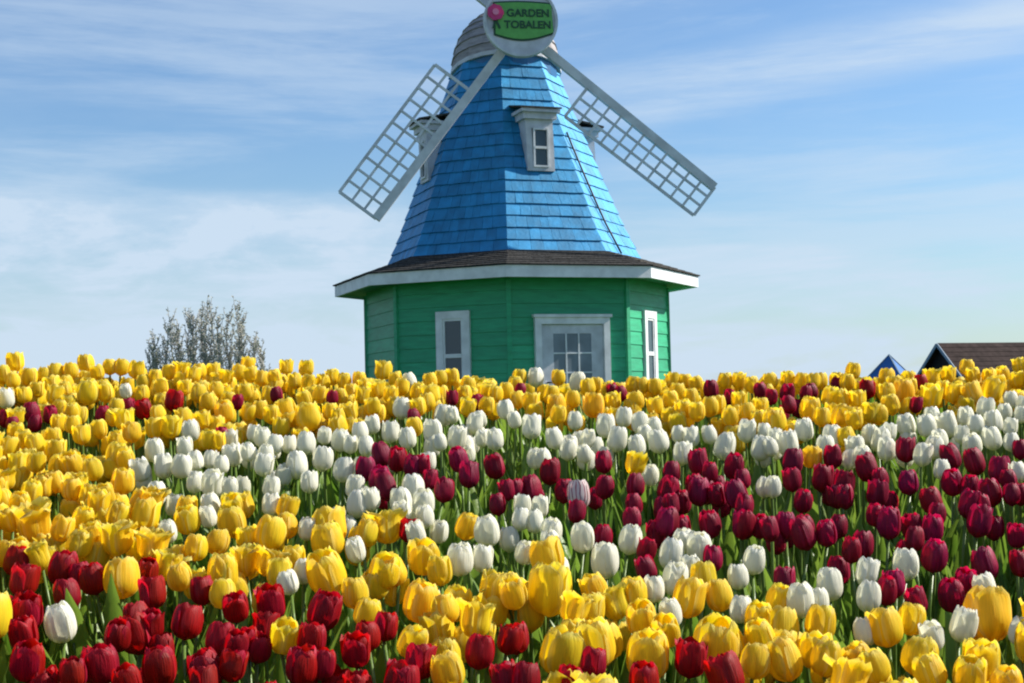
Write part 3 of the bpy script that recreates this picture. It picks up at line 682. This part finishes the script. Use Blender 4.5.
# heads seen in the photograph, by tile of 256 x 171 px (quarter pixels): colour, x, y, width
TILES = {
(0,340): "Y65,90,75 Y20,140,70 Y115,150,70 Y50,165,60 Y170,140,60 Y225,130,65 Y285,125,65 Y350,95,70 Y395,130,60 Y440,110,60 Y480,110,65 Y540,120,70 Y580,170,60 Y620,150,50 Y680,130,60 Y725,120,60 Y770,140,60 Y800,125,55 Y855,125,60 Y900,150,60 Y950,130,60 Y985,100,60 Y1010,140,60 W30,235,80 Y100,220,60 Y150,200,60 Y210,220,75 Y265,200,60 Y350,215,90 W508,205,50 Y430,215,70 Y570,215,60 R690,245,90 Y790,215,70 Y830,250,70 Y650,190,60 Y740,190,60 P950,250,50 Y910,240,60 Y870,200,60 Y985,210,60 P130,290,70 P135,335,60 P195,300,60 P15,315,60 P50,340,50 Y65,310,50 Y285,290,70 P405,300,60 R585,278,75 P520,265,40 Y460,270,60 Y635,300,50 Y620,355,80 Y680,350,85 Y740,310,60 W765,365,75 Y815,320,60 Y900,290,80 Y990,290,70 P880,385,40 W925,395,60 Y870,410,50 Y830,400,60 W1010,375,50 Y500,320,80 Y530,370,80 Y450,310,70 Y240,335,70 Y290,340,70 Y330,380,75 Y400,360,70 Y65,370,60 Y215,390,75 Y150,420,80 Y100,400,60 Y30,430,80 W620,445,80 W740,430,70 W575,520,85 W655,510,80 W720,505,85 W790,485,70 W835,480,60 W885,500,60 W940,460,80 W995,450,60 W775,570,75 W845,575,90 W920,590,70 Y455,460,90 Y510,480,50 Y380,520,85 Y300,490,90 Y230,440,70 Y250,500,70 Y75,500,90 Y140,490,80 Y20,560,80 Y120,610,80 Y175,590,70 Y230,570,80 Y490,570,95 Y430,620,80 Y600,640,90 W625,620,80 Y290,600,80 Y345,620,70 Y390,655,60 Y20,640,80 Y80,650,80 W855,665,80 Y740,675,70 Y930,665,80 Y990,665,80 Y540,650,80",
(256,340): "Y20,155,60 Y120,110,60 Y200,115,65 Y160,165,60 Y205,170,60 Y80,150,50 Y265,170,55 Y310,150,60 Y350,165,50 Y410,160,60 Y440,190,60 Y505,125,75 Y560,160,60 W620,165,60 Y490,200,70 Y540,220,60 Y580,190,60 Y700,165,50 Y740,155,50 Y785,150,60 Y640,210,70 Y700,220,80 P782,235,34 Y835,220,70 P883,250,45 Y840,270,70 Y910,210,60 Y955,220,60 Y1000,205,60 Y920,265,70 P88,220,55 Y20,280,70 Y60,300,70 Y135,290,100 Y200,240,60 Y215,310,110 Y300,290,70 P305,235,40 Y345,230,60 Y380,290,75 Y330,310,70 Y470,270,70 W580,275,75 P635,310,45 Y655,270,70 Y690,250,70 Y250,220,60 Y420,220,50 Y640,350,60 W740,305,90 W790,300,60 W1005,280,70 W20,390,70 W65,420,70 W30,460,70 W130,420,60 W195,415,80 W270,385,60 W335,400,80 W375,420,60 W415,370,70 W470,340,65 W445,425,70 W535,370,75 W610,395,75 W710,370,80 W740,410,60 W800,395,80 W870,335,70 W900,320,60 W905,395,60 W955,400,75 W25,500,80 W165,505,95 W215,570,75 W260,475,90 W340,520,85 W55,590,75 P435,515,85 P510,460,90 P560,480,80 P490,560,90 P620,505,80 P670,500,60 P530,590,90 W690,490,50 P820,480,100 P850,540,90 P965,505,100 P745,600,85 W630,590,95 W590,650,95 W670,650,95 W390,590,80 W460,640,80 W400,660,90 W60,660,80 Y110,670,90 P690,560,50 P1010,600,40 P970,660,70",
(512,340): "Y30,150,60 W95,150,70 Y183,152,58 W260,170,75 Y340,185,60 Y310,190,40 Y10,180,40 P28,205,35 Y75,250,75 Y30,240,60 Y150,220,70 Y185,260,80 Y240,240,60 Y180,300,60 P405,205,40 P440,215,40 Y390,200,40 Y410,245,60 Y325,265,90 Y480,180,55 Y520,185,55 Y500,245,75 Y575,265,70 Y570,190,60 Y645,165,60 Y690,170,50 Y660,210,70 Y740,180,60 P800,200,65 P862,230,50 P1000,205,60 Y850,165,50 Y910,165,60 Y960,180,50 Y690,280,75 Y740,290,70 Y790,270,75 Y825,260,50 Y640,240,60 Y910,245,70 Y870,310,60 Y940,290,70 Y990,270,60 Y990,320,60 Y720,230,60 W15,320,60 W75,350,90 W250,325,65 W440,310,70 W375,345,85 W410,400,100 W295,395,65 W175,395,75 W220,440,75 W295,455,65 W520,335,75 W575,345,60 W505,425,75 W595,405,85 W540,375,60 W670,380,60 W720,390,70 W795,380,65 W680,455,80 W840,430,110 W935,365,80 W985,435,85 W1015,370,40 W130,475,70 Y480,495,70 P150,530,85 P370,490,75 P365,590,80 P490,585,80 P635,530,75 P755,490,100 P880,510,85 P610,600,90 P750,610,100 P920,560,70 P830,620,80 P910,620,100 S270,625,95 P20,600,70 P85,600,100 P490,660,60 P640,660,60 P920,665,80 W1005,590,60 W35,665,60 W110,670,60 P790,530,60",
(768,340): "Y15,165,50 Y75,160,40 Y130,165,50 Y180,170,40 Y210,165,40 P10,230,50 P72,215,65 P90,260,60 P145,215,50 Y335,125,65 Y275,165,50 P275,180,40 Y310,170,60 R395,200,70 Y240,230,80 Y300,240,80 P180,205,30 Y475,150,70 Y555,160,60 Y510,180,70 Y570,190,60 R615,170,55 Y655,150,40 Y715,140,65 Y790,110,60 Y820,145,65 Y890,150,60 Y940,140,60 Y1010,105,50 Y1000,160,60 Y25,330,100 Y165,280,90 Y215,310,70 Y280,305,95 Y350,320,70 Y400,290,80 Y440,300,80 Y500,260,80 Y540,210,90 Y480,210,70 Y640,230,90 Y700,200,70 Y740,215,80 Y830,220,90 Y880,205,90 Y920,180,70 Y360,240,70 P585,260,40 W150,360,80 W20,390,60 W90,420,100 W15,430,60 W260,395,90 W230,430,80 W400,380,70 W440,400,90 W355,430,80 W480,370,60 W565,340,80 W640,345,80 W660,310,70 W730,340,85 W790,310,70 W860,275,75 W830,340,70 W905,330,80 W945,290,60 W965,350,60 W975,240,60 W1010,260,60 W820,420,80 W905,395,80 W975,410,60 W1010,300,50 W770,380,60 W690,400,70 W610,460,80 W660,430,80 W470,440,80 W380,470,80 W320,480,60 W1005,530,50 W15,590,50 P550,440,90 P90,490,90 P260,470,80 P210,555,110 P100,560,80 P410,515,90 P455,555,60 P290,580,100 P430,615,90 P565,570,85 P745,470,85 P840,490,85 P740,570,90 P800,590,80 P920,520,100 P1008,440,40 P900,610,95 P970,560,60 P975,620,50 P670,645,90 P130,645,80 P310,630,80 P790,660,90 P860,670,80 W690,520,40 Y170,470,50 P1010,620,40 Y320,390,40",
(0,512): "Y145,45,140 Y235,70,70 Y50,30,70 Y320,30,80 Y5,20,40 Y460,15,100 Y570,20,120 Y300,125,110 Y380,90,80 Y470,110,125 Y600,130,120 W680,80,70 Y760,30,110 Y775,145,100 Y860,120,100 Y940,40,120 W840,20,60 Y985,200,110 Y10,170,50 Y90,150,70 Y170,180,60 Y487,270,150 R60,200,110 R85,275,120 R245,230,130 R385,270,110 R325,250,80 R280,335,110 R30,410,120 R105,400,130 R105,490,120 W258,445,145 R615,330,110 R580,240,60 Y660,220,90 Y730,260,100 R815,315,105 Y890,250,130 R950,380,110 R735,440,130 R465,500,110 R560,490,150 R610,450,80 R105,600,140 R295,650,110 R410,610,150 R645,625,140 R520,680,120 R870,510,120 R940,540,100 R995,530,80 R850,635,140 R920,620,80 R820,690,90 Y890,330,60",
(256,512): "Y120,55,100 Y45,90,130 Y300,60,150 W200,70,70 Y430,90,80 Y525,65,120 W650,90,80 W595,0,60 W680,20,80 R600,75,60 Y825,60,95 W930,75,120 Y30,200,90 Y90,250,85 Y305,240,165 W410,155,70 Y300,110,140 Y500,235,130 Y570,240,60 Y670,180,135 Y740,240,60 W810,190,115 W900,190,90 Y950,320,150 Y1010,300,90 W190,240,60 R65,370,120 R250,400,140 R215,510,120 R400,555,120 R450,500,90 R510,460,100 Y400,330,110 Y430,400,80 Y650,360,160 Y765,390,100 Y870,440,130 R650,600,130 Y600,520,110 R885,565,120 R1000,510,90 Y785,640,140 R180,620,140 R255,610,60 R0,545,50 R545,670,90 R600,680,70 Y100,500,80 R1010,670,60 W140,280,40",
(512,512): "W30,30,70 W95,40,70 W155,75,90 W40,160,80 W160,120,80 W283,105,100 W375,200,115 W460,115,95 Y155,180,140 Y145,320,195 W630,175,105 W685,115,90 W750,140,110 W640,270,110 W705,230,40 W960,195,95 W905,260,90 W565,310,90 Y345,305,95 Y430,370,110 Y525,420,130 Y490,330,90 Y770,270,60 Y690,350,140 Y835,340,110 Y15,330,60 R20,510,110 Y310,400,100 Y235,390,40 W640,410,60 W910,390,90 Y980,430,110 Y340,530,180 R318,610,105 Y180,560,190 Y540,580,180 Y620,470,50 R705,590,135 Y800,520,200 Y890,520,60 Y1010,500,70 R50,670,120 R220,680,110 R530,680,130 R880,660,150 Y960,600,120 P485,30,80 P620,40,110 P800,50,90 P920,50,100 P990,60,80 P250,0,60 P525,150,60 P550,230,70 P800,190,60",
(768,512): "P15,70,50 P70,60,90 P160,90,110 P235,85,90 P480,50,100 P430,15,70 P650,70,90 P830,40,140 P670,10,60 P580,110,70 P655,175,110 P885,210,110 P995,95,60 P1015,210,30 W550,210,110 W385,245,95 W245,295,110 W395,345,100 P510,290,90 P605,360,90 P740,335,110 P785,280,80 P465,320,50 W130,355,120 W200,360,90 Y30,360,100 Y50,470,140 Y200,450,130 W400,480,90 Y480,465,145 Y560,430,80 W660,500,100 W760,455,110 Y880,425,195 W1000,480,100 W880,310,90 Y85,600,150 Y220,590,110 Y440,620,90 Y590,580,150 Y670,640,140 Y845,600,150 Y300,675,90 Y390,590,70 Y800,660,100 Y950,690,80 P65,280,60 P330,155,60",
}
HR_ = {'Y': 1.11, 'W': 1.25, 'R': 1.17, 'P': 1.29, 'S': 1.25}
LIM = {'Y': (.058, .096), 'W': (.047, .064), 'R': (.050, .069), 'P': (.046, .060), 'S': (.055, .062)}
rp_ = random.Random(77)
heads = []
for (ox, oy), s_ in TILES.items():
    for tok in s_.split():
        c = tok[0]; a, b, w = map(float, tok[1:].split(',')); px, py = ox + a / 4, oy + b / 4; w /= 4
        r = ray(px, py)
        tt = (.49 - CAMZ + rp_.uniform(-.008, .008)) / (r.z - .195 * r.y)          # meets the canopy slope
        if tt < 0 or tt > 9: tt = 6.0
        p = CP + r * tt; wm = .95 * min(max(w * p.y / F, LIM[c][0]), LIM[c][1])
        heads.append(dict(c=c, px=px, py=py, w=wm, pw=wm * F / p.y, p=p))
heads.sort(key=lambda h: -h['pw'] * (1 if h['py'] < 672 else .9))
IND = heads[:300]; REST = heads[300:]

# labels ------------------------------------------------------------
CN = {'Y': 'yellow', 'W': 'white', 'R': 'crimson', 'P': 'maroon', 'S': 'striped'}
LMK = [  # px, py, own label, how others refer to it
 (64.5, 623, 'lone white tulip with ragged rim standing among the crimson tulips at lower left', 'the lone white one among crimson at lower left'),
 (121.8, 579.5, 'upright pale yellow tulip standing in front of crimson tulips at lower left', 'the pale yellow one among crimson at lower left'),
 (579.5, 496, 'white tulip feathered with red stripes in the middle of the maroon band', 'the red striped white tulip'),
 (905.5, 564.5, 'solitary tall white tulip with bare pink stem in front of the maroon tulips on the right', 'the solitary white one before maroon tulips at right'),
 (582.7, 538, 'slender closed white egg shaped tulip on a clear green stem in the middle', 'the slender egg shaped white one in the middle'),
 (548.2, 592, 'very large yellow tulip on a bare dark stem, centre front', 'the largest yellow one, centre front'),
 (988, 618, 'large round yellow tulip with wavy rim near the right edge', 'the round yellow one near the right edge'),
 (888, 628, 'tall oval yellow tulip with a white one tucked behind its left side', 'the tall oval yellow tulip at lower right'),
 (688.2, 659.5, 'crimson tulip alone before yellow tulips at the bottom, right of centre', 'the lone crimson one at bottom right'),
 (591.5, 664.5, 'narrow crimson tulip in front of a wide open yellow tulip at the bottom', 'the narrow crimson tulip at the bottom centre'),
 (474.5, 653, 'crimson tulip between two yellow tulips at the bottom, left of the centre yellow one', 'the crimson one between two yellow at the bottom'),
 (413.5, 487.5, 'topmost of three white tulips clustered before the maroon tulips, left of centre', 'the topmost white one of the cluster of three'),
 (626.5, 541, 'white tulip with flared rim on a pale stem, right of the slender egg shaped one', 'the flared white tulip on a pale stem'),
 (332.2, 572, 'broad yellow tulip standing above the crimson tulips, left of centre', 'the broad yellow one above crimson, left of centre'),
 (418.5, 602, 'big yellow tulip with folded petals above a crimson tulip, left of centre', 'the big folded yellow tulip left of centre'),
 (829, 585.7, 'white oval tulip on the leafy gap, left of two white tulips one above the other', 'the white oval one by the leafy gap'),
 (458.5, 559.5, 'tall white tulip with pointed rim right of the yellow patch, left of centre', 'the tall white tulip beside the left yellow patch'),
 (632, 489, None, None),
]
for h in IND: h['lab'] = None
used = set(); lms = []
for lx, ly, own, ref in LMK:
    if not own: continue
    h = min((q for q in IND if id(q) not in used), key=lambda q: abs(q['px'] - lx) + abs(q['py'] - ly))
    if abs(h['px'] - lx) + abs(h['py'] - ly) > 8: continue
    h['lab'] = own; used.add(id(h)); lms.append((h, ref))
def dname(dx, dy):
    a = math.degrees(math.atan2(-dy, dx)) % 360
    return ['right of', 'upper right of', 'above', 'upper left of', 'left of', 'lower left of', 'below', 'lower right of'][int((a + 22.5) // 45) % 8]
keys = {}
for h in IND:
    if h['lab']: continue
    for lm, ref in lms:
        d = math.hypot(h['px'] - lm['px'], h['py'] - lm['py'])
        if d < 74: keys.setdefault((h['c'], ref, dname(h['px'] - lm['px'], h['py'] - lm['py'])), []).append((d, h))
ents = sorted(((d, k, h) for k, v in keys.items() for d, h in v), key=lambda e: e[0])
taken = set()
for d, k, h in ents:
    if h['lab'] or k in taken: continue
    if any(dd < d - 1e-6 for dd, hh in keys[k]): continue   # only the nearest one in that direction may claim it
    h['lab'] = '%s tulip %s %s, nearest' % (CN[k[0]], k[2], k[1]) if 0 else 'closest %s tulip %s %s' % (CN[k[0]], k[2], k[1]); taken.add(k)
def patch(h):
    x_, y_, c = h['px'], h['py'], h['c']
    if c == 'R': return 'crimson tulip in the lower left crimson patch' if x_ < 330 else 'crimson tulip among yellow ones along the bottom edge'
    if c == 'P': return ('dark maroon tulip in the left end of the maroon band, below the mill door' if x_ < 560 else 'dark maroon tulip in the maroon band below the white band, right of centre' if x_ < 780 else 'dark maroon tulip in the right end of the maroon band')
    if c == 'W':
        if y_ > 530: return 'white tulip between the maroon band and the front yellow patch'
        if x_ < 330: return 'white tulip in the left end of the white band'
        return 'white tulip in the white band below the windmill' if x_ < 680 else 'white tulip in the right end of the white band'
    if c == 'Y':
        if y_ < 455 and x_ > 220: return 'yellow tulip in the far yellow band before the windmill'
        if x_ < 230: return 'yellow tulip in the deep yellow patch on the left side'
        if x_ < 520: return 'yellow tulip in the front yellow patch left of centre'
        return 'yellow tulip in the front yellow patch at lower centre' if x_ < 780 else 'yellow tulip in the front yellow patch at lower right'
    return 'tulip'
GRP = {'Y': 'yellow tulips in the bed', 'W': 'white tulips in the bed', 'R': 'crimson tulips in the front of the bed', 'P': 'dark maroon tulips in the bed', 'S': 'striped tulips in the bed'}
for h in IND:
    if not h['lab'] or len(h['lab'].split()) > 16: h['lab'] = patch(h)
print('LONG', [h['lab'] for h in IND if len(h['lab'].split()) > 16])

def make_tulip(h, idx):
    rr = random.Random(idx * 13 + 5); c = h['c']; p = h['p']; w = h['w']
    H_ = HR_[c] * w; base = Vector((p.x, p.y, p.z - H_ / 2)); gz = bed_z(p.x, p.y) - .015
    root = empty('tulip', (p.x, p.y, gz)); hs_ = base.z - gz
    tag(root, h['lab'], 'tulip', GRP[c])
    s = link('stem', rr.choice(STEM), root); s.scale = (1, 1, hs_ + .006); s.rotation_euler.z = rr.uniform(0, 6)
    for q in range(rr.choice((2, 2, 3))):
        l = link('leaf', rr.choice(LEAF), root); k = hs_ / .44 * rr.uniform(.78, 1.12); l.scale = (k, k, k); l.rotation_euler.z = rr.uniform(0, 6.28); l.location.z = .01 + .03 * q
    i = rr.randrange(len(SPREAD[c])) if c != 'Y' else rr.choice((0, 0, 1, 1, 2, 2, 3, 5, 4, 5))
    big = idx < 170
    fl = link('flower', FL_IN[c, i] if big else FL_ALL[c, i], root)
    fl.location = (0, 0, hs_); fl.scale = (w, w, w * rr.uniform(.95, 1.06)); tilt = R(15) if c != 'Y' else R(20)
    fl.rotation_euler = (rr.uniform(-tilt, tilt), rr.uniform(-tilt, tilt), rr.uniform(0, 6.28))
    if big:
        for q in range(3):
            pt = link('petal', FL_PET[c, i, q], fl); pt.rotation_euler.z = R(120 * q + rr.uniform(-8, 8))
for i, h in enumerate(IND): make_tulip(h, i)

# the remaining tulips: one object
NVs, NUs = 4, 6
tmpl = {(c, i): flower_tb(c, i + 3, NVs, NUs, 'all', s_) for c, v in SPREAD.items() for i, s_ in enumerate(v)}
CI = {'Y': 0, 'W': 1, 'R': 2, 'P': 3, 'S': 4}
big = TB()
def add_stuff(c, p, w, rr):
    i = rr.randrange(len(SPREAD[c])); i = 1 if (c == 'Y' and i == 4 and rr.random() < .7) else i; tb = tmpl[c, i]; H_ = HR_[c] * w
    T = Matrix.Translation((p.x, p.y, p.z - H_ / 2)) @ Matrix.Rotation(rr.uniform(-.2, .2), 4, 'X') @ Matrix.Rotation(rr.uniform(-.2, .2), 4, 'Y') @ RZ(rr.uniform(0, 6.28)) @ Matrix.Scale(w, 4)
    b = len(big.v); big.v += [T @ v for v in tb.v]; big.f += [tuple(b + k for k in f) for f in tb.f]; big.uv += tb.uv; big.m += [CI[c]] * len(tb.f)
    gz = bed_z(p.x, p.y) - .015; z1 = p.z - H_ / 2
    b = len(big.v); n_ = 4; bx_ = rr.uniform(-.015, .015); by_ = rr.uniform(-.015, .015)
    for f in (0, .5, 1):
        o = math.sin(f * math.pi)
        for k in range(n_): big.v.append(Vector((p.x + bx_ * o + .004 * math.cos(k * 1.571), p.y + by_ * o + .004 * math.sin(k * 1.571), gz + (z1 - gz) * f)))
    for j in range(2):
        for k in range(n_): big.f.append((b + j * n_ + k, b + j * n_ + (k + 1) % n_, b + (j + 1) * n_ + (k + 1) % n_, b + (j + 1) * n_ + k)); big.uv += [(0, 0)] * 4; big.m.append(5)
rr = random.Random(99)
for h in REST: add_stuff(h['c'], h['p'], h['w'], rr)
def inframe(p, mg=10):
    v = p - CP; d = v.dot(fw)
    if d <= 0: return False
    px = W0 / 2 + v.dot(cr) / d * F; py = H0 / 2 - v.dot(cu) / d * F
    return -mg < px < W0 + mg and 300 < py < H0 + mg + 12
def pyof(p):
    v = p - CP; return H0 / 2 - v.dot(cu) / v.dot(fw) * F
def band(x_, y_):
    """colour of the planted bands outside what the photograph shows"""
    q = y_ + .25 * noise.noise((x_ * 1.3, y_ * 1.3, 3)) + (.0 if x_ > 0 else -.12 * x_)
    if rr.random() < .06: return rr.choice('YWRP')
    if q < 2.25: return 'Y' if x_ > .6 or rr.random() < .25 else 'R'
    if x_ < 0: return 'R' if q < 2.9 else 'Y'
    return 'Y' if q < 2.75 else 'W' if q < 3.0 else 'P' if q < 4.0 else 'W' if q < 4.7 else 'Y'
pts_ = []
yy = 1.35
while yy < 6.6:
    xx = -3.6
    while xx < 3.6:
        x_ = xx + rr.uniform(-.045, .045); y_ = yy + rr.uniform(-.045, .045); p = Vector((x_, y_, can_z(y_) + rr.uniform(-.03, .025) - max(0, y_ - 5.45) * .26 - max(0, y_ - 6.05) * .22))
        lim = abs(x_) < .36 * y_ + 1.1
        if lim and (not inframe(p) or y_ > 5.75):
            if inframe(p) and pyof(p) < 389 - 11 * (x_ < -.9) - 5 * (x_ > 1.5): xx += .082; continue
            c = 'Y' if y_ > 5.2 and rr.random() < .93 else band(x_, y_)
            add_stuff(c, p, rr.uniform(*LIM[c]) * .95, rr)
        xx += .082
    yy += .088
# lower blooms half hidden between the taller ones, each patch in its own colour
def near3(p):
    return sorted(heads, key=lambda h: (h['p'].x - p.x) ** 2 + (h['p'].y - p.y) ** 2)[:3]
for _ in range(1700):
    y_ = 2.35 + 3.6 * rr.random() ** .72; x_ = rr.uniform(-.38, .38) * y_; p = Vector((x_, y_, can_z(y_) - rr.uniform(.025, .075)))
    n3 = near3(p); c = n3[0]['c']
    if any(h['c'] != c for h in n3) or c == 'S': continue
    if rr.random() > {'Y': .85, 'W': .2, 'R': .45, 'P': .28}[c]: continue
    if y_ > 5.1 and pyof(p) < 386 - 10 * (x_ < -.9): continue
    add_stuff(c, p, rr.uniform(LIM[c][0], LIM[c][0] * 1.15), rr)
tb_mats = [PM['Y'], PM['W'], PM['R'], PM['P'], PM['S'], M_stem]
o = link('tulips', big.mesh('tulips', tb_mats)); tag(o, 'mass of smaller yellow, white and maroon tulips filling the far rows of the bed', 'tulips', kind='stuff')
# leaves of the bed
lt = []
for i in range(8):
    V, U, a, b = leaf_vu(i + 70, .34, .042, 2, 5); tb = TB(); tb.grid(V, U, a, b, 0); lt.append(tb)
lf = TB()
for _ in range(11000):
    y_ = 1.35 + 5.3 * rr.random(); x_ = rr.uniform(-1, 1) * (.36 * y_ + 1.2); tb = rr.choice(lt); s_ = rr.uniform(.8, 1.30 if y_ < 4.8 else .98)
    T = Matrix.Translation((x_, y_, bed_z(x_, y_) - .02)) @ RZ(rr.uniform(0, 6.28)) @ Matrix.Diagonal((s_, s_ * rr.uniform(.6, 1.1), s_, 1))
    b = len(lf.v); lf.v += [T @ v for v in tb.v]; lf.f += [tuple(b + k for k in f) for f in tb.f]; lf.uv += tb.uv; lf.m += [0] * len(tb.f)
o = link('tulip_foliage', lf.mesh('tulip_foliage', [M_leaf])); tag(o, 'dense upright green tulip leaves filling the bed between the stems', 'foliage', kind='stuff')
print('heads', len(heads), 'faces', len(big.f), len(lf.f))
